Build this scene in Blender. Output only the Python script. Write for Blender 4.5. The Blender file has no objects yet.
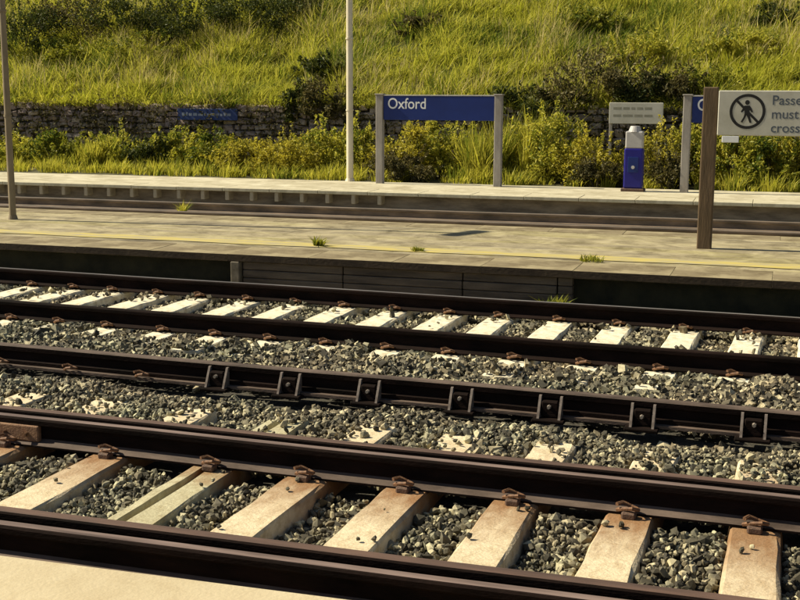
import bpy, bmesh, math, random
import numpy as np
from mathutils import Matrix, Vector

random.seed(7)
RNG = np.random.default_rng(11)
scene = bpy.context.scene
COL = scene.collection

# ------------------------------------------------------------------ camera, sky, sun, exposure
F_PX, HORIZON, CAM_H = 1198.0, 95.0, 1.855
YAW, ROLL = math.radians(18.5), 0.004
PITCH = math.atan((300 - HORIZON) / F_PX)
FW = Vector((-math.sin(YAW) * math.cos(PITCH), math.cos(YAW) * math.cos(PITCH), -math.sin(PITCH)))
_rt = Vector((math.cos(YAW), math.sin(YAW), 0)); _up = _rt.cross(FW)
RT = _rt * math.cos(ROLL) + _up * math.sin(ROLL)
UP = -_rt * math.sin(ROLL) + _up * math.cos(ROLL)
cam = bpy.data.cameras.new('camera'); camo = bpy.data.objects.new('camera', cam); COL.objects.link(camo)
m = Matrix.Identity(4)
for i in range(3):
    m[i][0], m[i][1], m[i][2] = RT[i], UP[i], -FW[i]
m[2][3] = CAM_H
camo.matrix_world = m
cam.sensor_width = 36; cam.lens = F_PX / 800 * 36; cam.clip_end = 2000; cam.clip_start = 0.05
scene.camera = camo

SUN_AZ, SUN_EL = math.radians(-5), math.radians(42)     # from the left along the tracks, a little from the near side
SUN = Vector((-math.cos(SUN_AZ) * math.cos(SUN_EL), math.sin(SUN_AZ) * math.cos(SUN_EL), math.sin(SUN_EL)))
world = bpy.data.worlds.new('World'); scene.world = world; world.use_nodes = True
wn = world.node_tree.nodes; wl = world.node_tree.links
sky = wn.new('ShaderNodeTexSky'); sky.sky_type = 'NISHITA'; sky.sun_disc = False
sky.sun_elevation = SUN_EL; sky.sun_rotation = math.atan2(SUN.x, SUN.y)
bg = wn['Background']; bg.inputs['Strength'].default_value = 0.05
wl.new(sky.outputs[0], bg.inputs['Color'])
sl = bpy.data.lights.new('sun', 'SUN'); sl.energy = 5.0; sl.angle = math.radians(0.5); sl.color = (1.0, 0.91, 0.70)
slo = bpy.data.objects.new('sun', sl); COL.objects.link(slo)
slo.rotation_euler = SUN.to_track_quat('Z', 'Y').to_euler()
vs = scene.view_settings
vs.view_transform = 'Standard'; vs.look = 'None'; vs.gamma = 1; vs.use_curve_mapping = False; vs.exposure = 0.7

def back(x, y, z):
    """point of the photograph (800x600) at height z"""
    d = FW + RT * ((x - 400) / F_PX) - UP * ((y - 300) / F_PX)
    return Vector((0, 0, CAM_H)) + d * ((z - CAM_H) / d.z)
def backY(x, y, Y):
    d = FW + RT * ((x - 400) / F_PX) - UP * ((y - 300) / F_PX)
    return Vector((0, 0, CAM_H)) + d * (Y / d.y)

# ------------------------------------------------------------------ materials
def mat(name, c1, c2=None, scale=8.0, rough=0.85, bump=0.0, bscale=None, c3=None, lo=0.35, hi=0.65, metal=0.0, stretch=None, island=0.0, coord='Object', spec=0.3, detail=6, grime=None):
    M = bpy.data.materials.new(name); M.use_nodes = True
    nt = M.node_tree; N = nt.nodes; L = nt.links
    b = N['Principled BSDF']
    b.inputs['Roughness'].default_value = rough; b.inputs['Metallic'].default_value = metal
    b.inputs['Specular IOR Level'].default_value = spec
    tc = N.new('ShaderNodeTexCoord'); vec = tc.outputs[coord]
    if stretch:
        mp = N.new('ShaderNodeMapping'); mp.inputs['Scale'].default_value = stretch
        L.new(vec, mp.inputs[0]); vec = mp.outputs[0]
    if c2 is None:
        c2 = tuple(v * 0.75 for v in c1)
    nz = N.new('ShaderNodeTexNoise'); nz.inputs['Scale'].default_value = scale; nz.inputs['Detail'].default_value = detail
    nz.inputs['Roughness'].default_value = 0.65
    L.new(vec, nz.inputs['Vector'])
    rp = N.new('ShaderNodeValToRGB'); L.new(nz.outputs['Fac'], rp.inputs[0])
    e = rp.color_ramp.elements
    e[0].position, e[1].position = lo, hi
    e[0].color, e[1].color = (*c1, 1), (*c2, 1)
    if c3:
        k = e.new((lo + hi) / 2); k.color = (*c3, 1)
    out = rp.outputs[0]
    if island:
        g = N.new('ShaderNodeNewGeometry')
        mr = N.new('ShaderNodeMapRange'); mr.inputs[3].default_value = 1 - island; mr.inputs[4].default_value = 1 + island
        L.new(g.outputs['Random Per Island'], mr.inputs[0])
        mm = N.new('ShaderNodeMix'); mm.data_type = 'RGBA'; mm.blend_type = 'MULTIPLY'; mm.inputs[0].default_value = 1
        L.new(out, mm.inputs[6]); L.new(mr.outputs[0], mm.inputs[7]); out = mm.outputs[2]
    if grime:                       # blotches of dirt with a shape of their own: scale, lo, hi, dirt tint
        ng = N.new('ShaderNodeTexNoise'); ng.inputs['Scale'].default_value = grime[0]; ng.inputs['Detail'].default_value = 9; ng.inputs['Roughness'].default_value = .72
        ng.inputs['Distortion'].default_value = .6
        L.new(tc.outputs[coord], ng.inputs['Vector'])
        rg = N.new('ShaderNodeValToRGB'); L.new(ng.outputs['Fac'], rg.inputs[0])
        rg.color_ramp.elements[0].position = grime[1]; rg.color_ramp.elements[0].color = (*grime[3], 1)
        rg.color_ramp.elements[1].position = grime[2]; rg.color_ramp.elements[1].color = (1, 1, 1, 1)
        mg = N.new('ShaderNodeMix'); mg.data_type = 'RGBA'; mg.blend_type = 'MULTIPLY'; mg.inputs[0].default_value = 1
        L.new(out, mg.inputs[6]); L.new(rg.outputs[0], mg.inputs[7]); out = mg.outputs[2]
    L.new(out, b.inputs['Base Color'])
    if bump:
        n2 = N.new('ShaderNodeTexNoise'); n2.inputs['Scale'].default_value = bscale or scale * 6; n2.inputs['Detail'].default_value = 5
        L.new(vec, n2.inputs['Vector'])
        bp = N.new('ShaderNodeBump'); bp.inputs['Strength'].default_value = bump; bp.inputs['Distance'].default_value = 0.01
        L.new(n2.outputs['Fac'], bp.inputs['Height']); L.new(bp.outputs[0], b.inputs['Normal'])
    M['out'] = 1
    return M

def stone_mat(name, cols):
    M = bpy.data.materials.new(name); M.use_nodes = True
    nt = M.node_tree; N = nt.nodes; L = nt.links; b = N['Principled BSDF']
    b.inputs['Roughness'].default_value = 0.8; b.inputs['Specular IOR Level'].default_value = 0.35
    g = N.new('ShaderNodeNewGeometry'); rp = N.new('ShaderNodeValToRGB'); rp.color_ramp.interpolation = 'CONSTANT'
    L.new(g.outputs['Random Per Island'], rp.inputs[0])
    e = rp.color_ramp.elements
    while len(e) < len(cols): e.new(0.5)
    for i, c in enumerate(cols):
        e[i].position = i / len(cols)
    for i, c in enumerate(cols): e[i].color = (*c, 1)
    tc = N.new('ShaderNodeTexCoord'); nz = N.new('ShaderNodeTexNoise'); nz.inputs['Scale'].default_value = 60; nz.inputs['Detail'].default_value = 4
    L.new(tc.outputs['Object'], nz.inputs['Vector'])
    mr = N.new('ShaderNodeMapRange'); mr.inputs[3].default_value = 0.45; mr.inputs[4].default_value = 1.5
    L.new(nz.outputs['Fac'], mr.inputs[0])
    mm = N.new('ShaderNodeMix'); mm.data_type = 'RGBA'; mm.blend_type = 'MULTIPLY'; mm.inputs[0].default_value = 1
    L.new(rp.outputs[0], mm.inputs[6]); L.new(mr.outputs[0], mm.inputs[7])
    # mossy / rusty drift between areas
    n2 = N.new('ShaderNodeTexNoise'); n2.inputs['Scale'].default_value = .9; n2.inputs['Detail'].default_value = 3
    L.new(tc.outputs['Object'], n2.inputs['Vector'])
    r2 = N.new('ShaderNodeValToRGB'); L.new(n2.outputs['Fac'], r2.inputs[0])
    r2.color_ramp.elements[0].position = .35; r2.color_ramp.elements[0].color = (1.02, 1.04, 0.82, 1)
    r2.color_ramp.elements[1].position = .65; r2.color_ramp.elements[1].color = (1.1, 1.0, 0.78, 1)
    m2 = N.new('ShaderNodeMix'); m2.data_type = 'RGBA'; m2.blend_type = 'MULTIPLY'; m2.inputs[0].default_value = 1
    L.new(mm.outputs[2], m2.inputs[6]); L.new(r2.outputs[0], m2.inputs[7])
    L.new(m2.outputs[2], b.inputs['Base Color'])
    return M

def leaf_mat(name, c_a, c_b, c_c, trans=0.45, nscale=0.8):
    """leaves: three tints by drift of a noise and by leaf"""
    M = bpy.data.materials.new(name); M.use_nodes = True
    nt = M.node_tree; N = nt.nodes; L = nt.links
    N.remove(N['Principled BSDF']); out = N['Material Output']
    tc = N.new('ShaderNodeTexCoord'); nz = N.new('ShaderNodeTexNoise'); nz.inputs['Scale'].default_value = nscale; nz.inputs['Detail'].default_value = 4
    L.new(tc.outputs['Object'], nz.inputs['Vector'])
    g = N.new('ShaderNodeNewGeometry')
    ad = N.new('ShaderNodeMath'); ad.operation = 'MULTIPLY_ADD'; ad.inputs[1].default_value = 0.34; ad.inputs[2].default_value = -0.17
    L.new(g.outputs['Random Per Island'], ad.inputs[0])
    sm = N.new('ShaderNodeMath'); sm.operation = 'ADD'; L.new(nz.outputs['Fac'], sm.inputs[0]); L.new(ad.outputs[0], sm.inputs[1])
    rp = N.new('ShaderNodeValToRGB'); L.new(sm.outputs[0], rp.inputs[0])
    e = rp.color_ramp.elements; e[0].position = .34; e[1].position = .66; k = e.new(.5)  # leaf tints, with shaded and bright patches painted in by the noise
    e[0].color = (*c_a, 1); e[1].color = (*c_b, 1); e[2].color = (*c_c, 1)
    d = N.new('ShaderNodeBsdfDiffuse'); t = N.new('ShaderNodeBsdfTranslucent'); mx = N.new('ShaderNodeMixShader'); mx.inputs[0].default_value = trans
    gl = N.new('ShaderNodeBsdfGlossy'); gl.inputs['Roughness'].default_value = .5; gl.inputs['Color'].default_value = (.6, .6, .5, 1)
    m2 = N.new('ShaderNodeMixShader'); m2.inputs[0].default_value = .03
    L.new(rp.outputs[0], d.inputs[0]); L.new(rp.outputs[0], t.inputs[0])
    L.new(d.outputs[0], mx.inputs[1]); L.new(t.outputs[0], mx.inputs[2])
    L.new(mx.outputs[0], m2.inputs[1]); L.new(gl.outputs[0], m2.inputs[2]); L.new(m2.outputs[0], out.inputs[0])
    return M

def sleeper_mat(name, rust_from, rust_to, base=((.66, .56, .38), (.54, .44, .28)), rust=(.2, .09, .03)):
    """pale concrete, rust-stained towards one rail seat (local y)"""
    M = mat(name, base[0], base[1], 5, .85, .5, 60, lo=.35, hi=.75, grime=(9, .3, .55, (.62, .55, .45)))
    nt = M.node_tree; N = nt.nodes; L = nt.links; b = N['Principled BSDF']
    src = b.inputs['Base Color'].links[0].from_socket
    tc = N.new('ShaderNodeTexCoord'); sp = N.new('ShaderNodeSeparateXYZ'); L.new(tc.outputs['Object'], sp.inputs[0])
    nz = N.new('ShaderNodeTexNoise'); nz.inputs['Scale'].default_value = 14; nz.inputs['Detail'].default_value = 5
    mp = N.new('ShaderNodeMapping'); mp.inputs['Scale'].default_value = (1, .35, 1)
    oi = N.new('ShaderNodeObjectInfo'); cm = N.new('ShaderNodeCombineXYZ'); ml = N.new('ShaderNodeMath'); ml.operation = 'MULTIPLY'; ml.inputs[1].default_value = 40
    L.new(oi.outputs['Random'], ml.inputs[0]); L.new(ml.outputs[0], cm.inputs[0]); L.new(cm.outputs[0], mp.inputs[1])
    L.new(tc.outputs['Object'], mp.inputs[0]); L.new(mp.outputs[0], nz.inputs['Vector'])
    ma = N.new('ShaderNodeMath'); ma.operation = 'MULTIPLY_ADD'; ma.inputs[1].default_value = .7; ma.inputs[2].default_value = -.35
    L.new(nz.outputs['Fac'], ma.inputs[0])
    s = N.new('ShaderNodeMath'); s.operation = 'ADD'; L.new(ma.outputs[0], s.inputs[1])
    seat = N.new('ShaderNodeMath'); seat.operation = 'SUBTRACT'; L.new(sp.outputs['Y'], seat.inputs[0]); seat.inputs[1].default_value = .74
    ab = N.new('ShaderNodeMath'); ab.operation = 'ABSOLUTE'; L.new(seat.outputs[0], ab.inputs[0])
    L.new(ab.outputs[0], s.inputs[0])
    mr = N.new('ShaderNodeMapRange'); mr.inputs[1].default_value = rust_to; mr.inputs[2].default_value = rust_from; mr.inputs[3].default_value = 0; mr.inputs[4].default_value = .9
    L.new(s.outputs[0], mr.inputs[0])
    mm = N.new('ShaderNodeMix'); mm.data_type = 'RGBA'; L.new(mr.outputs[0], mm.inputs[0]); L.new(src, mm.inputs[6]); mm.inputs[7].default_value = (*rust, 1)
    L.new(mm.outputs[2], b.inputs['Base Color'])
    return M

MT = {
 'rail': mat('rusty_rail_shaded', (.006, .004, .003), (.016, .009, .007), 9, .85, .3, 120, stretch=(.3, 1, 1), spec=.06),  # dark rust, with the shade on the rail sides deepened in the colour
 'railhead': mat('worn_rail_head', (.24, .17, .14), (.09, .06, .046), 5, .5, .1, 150, stretch=(.25, 3, 1), metal=.1, spec=.4),
 'railhead_far': mat('polished_rail_head', (.22, .2, .18), (.13, .115, .1), 4, .4, .1, 150, stretch=(.25, 3, 1), metal=.3, spec=.5),
 'foot': mat('rusty_rail_foot_lit', (.13, .092, .07), (.045, .03, .022), 7, .8, .3, 90, stretch=(.3, 1, 1)),  # rust, painted lighter than the sides to draw the lit line
 'guard': mat('rusty_guard_rail', (.12, .07, .05), (.065, .04, .03), 8, .8, .3, 90, stretch=(.25, 2, 1)),
 'rail_far': mat('brown_far_rail', (.20, .145, .10), (.09, .068, .048), 6, .8, stretch=(.3, 1, 1)),
 'iron': mat('dark_rusty_iron', (.06, .04, .03), (.14, .08, .05), 30, .75, .4, 160),
 'clip': mat('rusty_clip', (.22, .11, .05), (.09, .045, .025), 40, .7, .3, 200),
 'chair_rib': mat('pale_iron_rib', (.20, .165, .14), (.11, .085, .07), 30, .8),  # ribs paler than the chair body
 'bolt': mat('pale_bolt', (.28, .24, .19), (.15, .12, .095), 60, .6),
 'fishplate': mat('brown_fishplate', (.30, .17, .09), (.15, .08, .045), 14, .75, .4, 100),
 'sleeper': sleeper_mat('stained_concrete', .12, .72),
 'sleeper_rusty': sleeper_mat('heavily_rusted_concrete', .25, .95, rust=(.20, .095, .035)),
 'sleeper_dusty': sleeper_mat('dusty_concrete', .02, .4, base=((.5, .46, .3), (.33, .29, .17))),
 'sleeper_far': mat('pale_concrete', (.78, .73, .57), (.60, .53, .37), 9, .85, .3, 60, grime=(7, .32, .55, (.6, .53, .42))),
 'stone': stone_mat('ballast_stone', [(.18, .16, .125), (.08, .07, .054), (.34, .30, .23), (.04, .035, .028), (.13, .11, .08), (.46, .42, .33), (.10, .09, .074), (.23, .215, .175), (.055, .048, .037)]),
 'bed': mat('ballast_bed', (.03, .027, .02), (.09, .08, .06), 40, .95, .8, 60, lo=.4, hi=.7, coord='Generated' if False else 'Object'),  # dark colour stands in for the shadow between stones
 'farballast': mat('far_ballast', (.12, .10, .07), (.32, .28, .19), 18, .95, 1.0, 40, lo=.35, hi=.7),
 'soil': mat('verge_soil', (.05, .045, .025), (.10, .09, .04), 3, .95, .6, 20),
 'slope': mat('slope_soil', (.06, .065, .018), (.13, .115, .03), .8, .95, .8, 8),
 'plat_near': mat('cream_concrete', (.52, .44, .285), (.44, .36, .225), 1.6, .85, .25, 60, lo=.3, hi=.75, grime=(7, .28, .58, (.86, .83, .78))),
 'plat_mid': mat('dusty_tarmac', (.22, .185, .12), (.34, .295, .125), 2.0, .9, .5, 60, c3=(.40, .34, .205), stretch=(.22, 1.6, 1), lo=.32, hi=.7, grime=(2.6, .36, .62, (.42, .40, .36))),
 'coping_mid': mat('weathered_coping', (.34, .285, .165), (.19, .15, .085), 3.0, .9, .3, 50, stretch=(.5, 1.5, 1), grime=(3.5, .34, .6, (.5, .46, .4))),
 'coping_face_shade': mat('shaded_coping_face', (.02, .014, .009), (.06, .042, .025), 5, .95, .4, 40, stretch=(.5, 1, 1)),  # shade of the coping edge put into its colour
 'plat_far': mat('pale_concrete_paving', (.58, .53, .38), (.45, .40, .27), 1.2, .85, .2, 40, grime=(2.2, .34, .6, (.6, .57, .5))),
 'yellow': mat('worn_yellow_paint', (.46, .37, .10), (.33, .285, .17), 4.5, .8, .1, 60, lo=.42, hi=.60, stretch=(.5, 2.5, 1)),
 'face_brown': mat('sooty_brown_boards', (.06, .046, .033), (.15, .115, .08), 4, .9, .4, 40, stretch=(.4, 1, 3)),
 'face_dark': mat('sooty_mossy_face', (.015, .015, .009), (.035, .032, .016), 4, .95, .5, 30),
 'post_grey': mat('grey_concrete_post', (.16, .135, .1), (.09, .075, .052), 10, .9, .2, 60),
 'bracket_grey': mat('pale_bracket', (.5, .43, .3), (.34, .28, .19), 10, .9),
 'farface': mat('grimy_brick_face', (.34, .28, .20), (.15, .12, .085), 3, .92, .5, 30, stretch=(.6, 1, 2.5)),
 'wallstone': mat('rubble_stone', (.60, .48, .37), (.2, .15, .11), 2.2, .92, .6, 22, c3=(.38, .3, .235), lo=.3, hi=.7),
 'wallstone_b': mat('rubble_stone_purple', (.50, .38, .33), (.17, .125, .105), 2.2, .92, .6, 22, lo=.3, hi=.7),
 'mortar': mat('dark_mortar', (.05, .042, .03), (.08, .065, .045), 10, .95, .5, 40),
 'pole_white': mat('cream_painted_pole', (.72, .66, .50), (.6, .52, .37), 6, .6, .05, 60, stretch=(1, 1, .3)),
 'pole_brown': mat('grey_brown_pole', (.30, .24, .15), (.2, .155, .095), 7, .7, .1, 60, stretch=(1, 1, .3)),
 'post_sign': mat('lilac_grey_post', (.36, .33, .29), (.25, .22, .19), 7, .75, .1, 60, stretch=(1, 1, .3)),
 'timber': mat('dark_brown_timber', (.15, .10, .055), (.085, .058, .032), 9, .85, .3, 40, stretch=(2, 2, .25)),
 'blue': mat('dark_blue_enamel', (.005, .018, .125), (.007, .024, .16), 3, .4, spec=.4),
 'blue_help': mat('royal_blue_paint', (.008, .006, .15), (.012, .010, .19), 4, .4, spec=.4),
 'blue_faded': mat('faded_blue_enamel', (.02, .04, .15), (.035, .06, .18), 8, .6),
 'white': mat('white_lettering', (.8, .8, .78), (.7, .7, .7), 8, .6),
 'pale_letter': mat('pale_lettering', (.28, .31, .38), (.2, .225, .3), 8, .7),
 'panel': mat('grey_enamel_panel', (.52, .50, .42), (.42, .40, .32), 4, .6),
 'black': mat('black_print', (.012, .011, .01), (.02, .018, .016), 8, .6),
 'dark_letter': mat('dark_blue_lettering', (.06, .075, .10), (.10, .115, .13), 8, .6),
 'grey_letter': mat('grey_lettering', (.22, .21, .16), (.28, .27, .2), 8, .6),
 'iron_cover': mat('dark_iron_cover', (.025, .018, .013), (.05, .035, .025), 20, .8, .3, 80),
 'lamp_glass': mat('milky_lamp_glass', (.7, .7, .66), (.65, .65, .6), 4, .3),
 'help_top': mat('pale_grey_metal', (.5, .48, .45), (.4, .38, .36), 6, .5),
 'stem': mat('brown_stem', (.10, .075, .035), (.06, .045, .025), 10, .9),
 'grass': leaf_mat('sunlit_grass', (.12, .165, .016), (.56, .51, .075), (.38, .39, .032), .45, .45),
 'straw': leaf_mat('dry_straw', (.42, .34, .12), (.70, .58, .26), (.54, .45, .18), .35, 2.0),
 'green': leaf_mat('green_leaf', (.08, .12, .014), (.34, .31, .03), (.21, .225, .02), .45, 1.6),
 'dark': leaf_mat('dark_leaf', (.022, .036, .008), (.10, .105, .016), (.045, .062, .011), .35, 1.6),
 'brown': leaf_mat('brown_bramble', (.045, .045, .013), (.17, .135, .045), (.085, .075, .022), .35, 1.6),
 'gold': leaf_mat('golden_leaf', (.19, .175, .018), (.58, .49, .055), (.42, .36, .028), .45, 1.8),
 'lime': leaf_mat('lime_leaf', (.16, .19, .018), (.58, .51, .07), (.38, .37, .03), .5, 1.5),
}

# ------------------------------------------------------------------ object helpers
def link(o, parent=None):
    COL.objects.link(o)
    if parent is not None: o.parent = parent
    return o
def tag(o, label=None, cat=None, group=None, kind=None):
    if label: o['label'] = label
    if cat: o['category'] = cat
    if group: o['group'] = group
    if kind: o['kind'] = kind
    return o
def thing(name, label, cat, loc=(0, 0, 0), rz=0, group=None):
    o = bpy.data.objects.new(name, None); o.location = loc; o.rotation_euler = (0, 0, rz); o.empty_display_size = .1
    link(o); return tag(o, label, cat, group)
def mesh_obj(name, me, M=None, parent=None, loc=(0, 0, 0), rz=0):
    o = bpy.data.objects.new(name, me); o.location = loc; o.rotation_euler = (0, 0, rz)
    if M is not None:
        ms = M if isinstance(M, (list, tuple)) else [M]
        if not me.materials:
            for k in ms: me.materials.append(MT[k])
    return link(o, parent)
def pyd(name, V, Fc, M=None, parent=None, loc=(0, 0, 0), rz=0, smooth=False, midx=None):
    me = bpy.data.meshes.new(name); me.from_pydata([tuple(v) for v in V], [], [tuple(f) for f in Fc]); me.update()
    if smooth: me.polygons.foreach_set('use_smooth', [True] * len(me.polygons))
    o = mesh_obj(name, me, M, parent, loc, rz)
    if midx is not None: me.polygons.foreach_set('material_index', midx)
    return o
def fast(name, V, T, M, parent=None, loc=(0, 0, 0), k=3):
    """big triangle / quad soup from numpy"""
    me = bpy.data.meshes.new(name)
    me.vertices.add(len(V)); me.vertices.foreach_set('co', np.asarray(V, np.float32).ravel())
    me.loops.add(T.size); me.loops.foreach_set('vertex_index', T.astype(np.int32).ravel())
    me.polygons.add(len(T)); me.polygons.foreach_set('loop_start', np.arange(0, T.size, k, dtype=np.int32))
    me.update(calc_edges=True); me.validate(); me.shade_flat()
    return mesh_obj(name, me, M, parent, loc)
def bm_box(bm, x0, x1, y0, y1, z0, z1, bev=0.0, seg=1):
    r = bmesh.ops.create_cube(bm, size=1)
    vs_ = r['verts']
    for v in vs_:
        v.co = Vector((x0 + (v.co.x + .5) * (x1 - x0), y0 + (v.co.y + .5) * (y1 - y0), z0 + (v.co.z + .5) * (z1 - z0)))
    if bev:
        es = list({e for v in vs_ for e in v.link_edges})
        bmesh.ops.bevel(bm, geom=es, offset=bev, segments=seg, affect='EDGES', profile=.5)
def bm_cyl(bm, x, y, z0, z1, r0, r1=None, n=16, axis='Z'):
    r1 = r0 if r1 is None else r1
    L_ = z1 - z0
    mtx = Matrix.Translation((x, y, (z0 + z1) / 2))
    bmesh.ops.create_cone(bm, cap_ends=True, segments=n, radius1=r0, radius2=r1, depth=L_, matrix=mtx)
def bm_tube(bm, pts, r, n=6):
    pts = [Vector(p) for p in pts]; rings = []
    for i, p in enumerate(pts):
        d = (pts[min(i + 1, len(pts) - 1)] - pts[max(i - 1, 0)]).normalized()
        a = d.orthogonal().normalized() if i == 0 else (rings_a - d * rings_a.dot(d)).normalized()
        rings_a = a; b = d.cross(a)
        rr = r[i] if isinstance(r, (list, tuple)) else r
        rings.append([bm.verts.new(p + (a * math.cos(t * 2 * math.pi / n) + b * math.sin(t * 2 * math.pi / n)) * rr) for t in range(n)])
    for i in range(len(rings) - 1):
        for t in range(n):
            bm.faces.new((rings[i][t], rings[i][(t + 1) % n], rings[i + 1][(t + 1) % n], rings[i + 1][t]))
    bm.faces.new(rings[0][::-1]); bm.faces.new(rings[-1])
def from_bm(name, bm, M, parent=None, loc=(0, 0, 0), rz=0, smooth=False):
    me = bpy.data.meshes.new(name); bmesh.ops.recalc_face_normals(bm, faces=bm.faces); bm.to_mesh(me); bm.free()
    if smooth: me.polygons.foreach_set('use_smooth', [True] * len(me.polygons))
    return mesh_obj(name, me, M, parent, loc, rz)
def box(name, M, parent, x0, x1, y0, y1, z0, z1, bev=0.004, loc=(0, 0, 0), rz=0):
    bm = bmesh.new(); bm_box(bm, x0, x1, y0, y1, z0, z1, bev); return from_bm(name, bm, M, parent, loc, rz)
def copy_obj(o, parent, loc=None, rz=None, scale=None):
    c = o.copy(); COL.objects.link(c); c.parent = parent
    if loc is not None: c.location = loc
    if rz is not None: c.rotation_euler = (0, 0, rz)
    if scale is not None: c.scale = scale
    return c
def text_obj(name, s, size, M, parent, loc, depth=.001, align='LEFT', sx=1.0):
    cu = bpy.data.curves.new(name, 'FONT'); cu.body = s; cu.size = size; cu.align_x = align; cu.align_y = 'CENTER'; cu.extrude = depth / 2
    cu.offset = size * .008
    t = bpy.data.objects.new(name, cu); COL.objects.link(t)
    dg = bpy.context.evaluated_depsgraph_get(); dg.update()
    me = bpy.data.meshes.new_from_object(t.evaluated_get(dg)); me.materials.clear()
    bpy.data.objects.remove(t); bpy.data.curves.remove(cu)
    o = mesh_obj(name, me, M, parent, loc); o.rotation_euler = (math.pi / 2, 0, 0); o.scale = (sx, 1, 1)
    return o

R = math.radians
ZP = .2                                   # platform height above the rail heads
def line(Yc, ang, Xref):                  # a line along the railway: Y as a function of X
    return lambda X: Yc + math.tan(R(ang)) * (X - Xref)

# ------------------------------------------------------------------ the setting
XL, XR = -34.0, 16.0
g = pyd('ground', [(-400, -300, -.62), (400, -300, -.62), (400, 500, -.62), (-400, 500, -.62)], [(0, 1, 2, 3)], 'soil'); tag(g, kind='structure')

def bed(name, y0, y1, z, M, amp):
    nx, ny = 200, 30; V = []; Fc = []
    for i in range(nx + 1):
        for j in range(ny + 1):
            x = XL + (XR - XL) * i / nx; y = y0 + (y1 - y0) * j / ny
            V.append((x, y, z + amp * (math.sin(x * 3.1 + y * 2.3) * .5 + math.sin(x * 7.3 - y * 5.1) * .3)))
    for i in range(nx):
        for j in range(ny):
            a = i * (ny + 1) + j; Fc.append((a, a + ny + 1, a + ny + 2, a + 1))
    return tag(pyd(name, V, Fc, M), kind='structure')
bed('ballast_bed', 3.0, 12.2, -.265, 'bed', .012)
bed('far_ballast_bed', 14.2, 20.6, -.24, 'farballast', .015)

# lines of the place (Y at the picture's middle, small angle, X there)
L_NP = line(3.485, 2.2, -2.2)
L_A = line(4.235, 1.1, -1.6)
L_B = line(5.72, -.25, -2.0)
L_C = line(7.38, -.9, -2.6)
L_D = line(8.98, -1.2, -3.2)
L_E = line(10.68, -1.2, -3.8)
L_P = line(11.30, .6, -4.0)
L_PF = line(14.93, 1.2, -5.2)
L_FP = line(19.50, 1.6, -6.8)

def slab_row(name_, parent, M, edge, x0, x1, step, depth, z0, z1, inward, gap=.008, bev=.008, jit=.003, over=0.0):
    """a row of coping slabs along an edge line; inward = +1 if the platform lies beyond the edge"""
    bm = bmesh.new(); bm_box(bm, gap / 2, step - gap / 2, 0, depth, z0, z1, bev, 2)
    me = bpy.data.meshes.new(name_); bmesh.ops.recalc_face_normals(bm, faces=bm.faces); bm.to_mesh(me); bm.free(); me.materials.append(MT[M]); me.materials.append(MT['coping_face_shade'])
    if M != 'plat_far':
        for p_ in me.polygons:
            if p_.normal.y < -.75: p_.material_index = 1  # outer edge face takes the painted shade
    x = x0
    ang = math.atan2(edge(x1) - edge(x0), x1 - x0)
    while x < x1:
        o = bpy.data.objects.new(name_, me); link(o, parent)
        if inward > 0: o.location = (x, edge(x) - over, random.uniform(-jit, jit)); o.rotation_euler = (0, 0, ang)
        else: o.location = (x + step, edge(x + step) + over, random.uniform(-jit, jit)); o.rotation_euler = (0, 0, ang + math.pi)
        x += step

def platform(name, M, e0, e1, zt, zb, x0=XL, x1=XR):
    n = 12; V = []; Fc = []
    for i in range(n + 1):
        x = x0 + (x1 - x0) * i / n
        V += [(x, e0(x), zb), (x, e0(x), zt), (x, e1(x), zt), (x, e1(x), zb)]
    for i in range(n):
        a = i * 4; b = a + 4
        for k in range(3): Fc.append((a + k, b + k, b + k + 1, a + k + 1))
    Fc += [(0, 1, 2, 3), (n * 4 + 3, n * 4 + 2, n * 4 + 1, n * 4)]
    o = pyd(name, V, Fc, M)
    return tag(o, kind='structure')

# near platform (where the photographer stands)
np_ = platform('near_platform', 'plat_near', lambda x: -14.0, lambda x: L_NP(x) - .62, ZP - .004, -.6)
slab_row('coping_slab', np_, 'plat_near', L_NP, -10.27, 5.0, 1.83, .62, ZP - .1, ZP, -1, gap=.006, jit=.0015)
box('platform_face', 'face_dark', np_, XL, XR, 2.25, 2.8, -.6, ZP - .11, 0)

# middle platform
mp_ = platform('middle_platform', 'plat_mid', lambda x: L_P(x) + .62, lambda x: L_PF(x) - .45, ZP - .004, -.5)
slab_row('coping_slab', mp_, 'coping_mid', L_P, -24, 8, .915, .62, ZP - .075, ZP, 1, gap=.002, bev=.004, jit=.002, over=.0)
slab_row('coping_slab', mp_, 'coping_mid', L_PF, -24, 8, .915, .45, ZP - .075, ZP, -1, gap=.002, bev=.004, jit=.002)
# painted line
yl = []
nn = 60
Lx = lambda x: L_P(x) + .98
for i in range(nn + 1):
    x = -24 + 32 * i / nn
    w = .16 + .02 * math.sin(i * 1.7)
    yl += [(x, Lx(x) - w, ZP + .0035), (x, Lx(x) + w, ZP + .0035)]
pyd('yellow_line', yl, [(2 * i, 2 * i + 2, 2 * i + 3, 2 * i + 1) for i in range(nn)], 'yellow', mp_)
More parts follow.
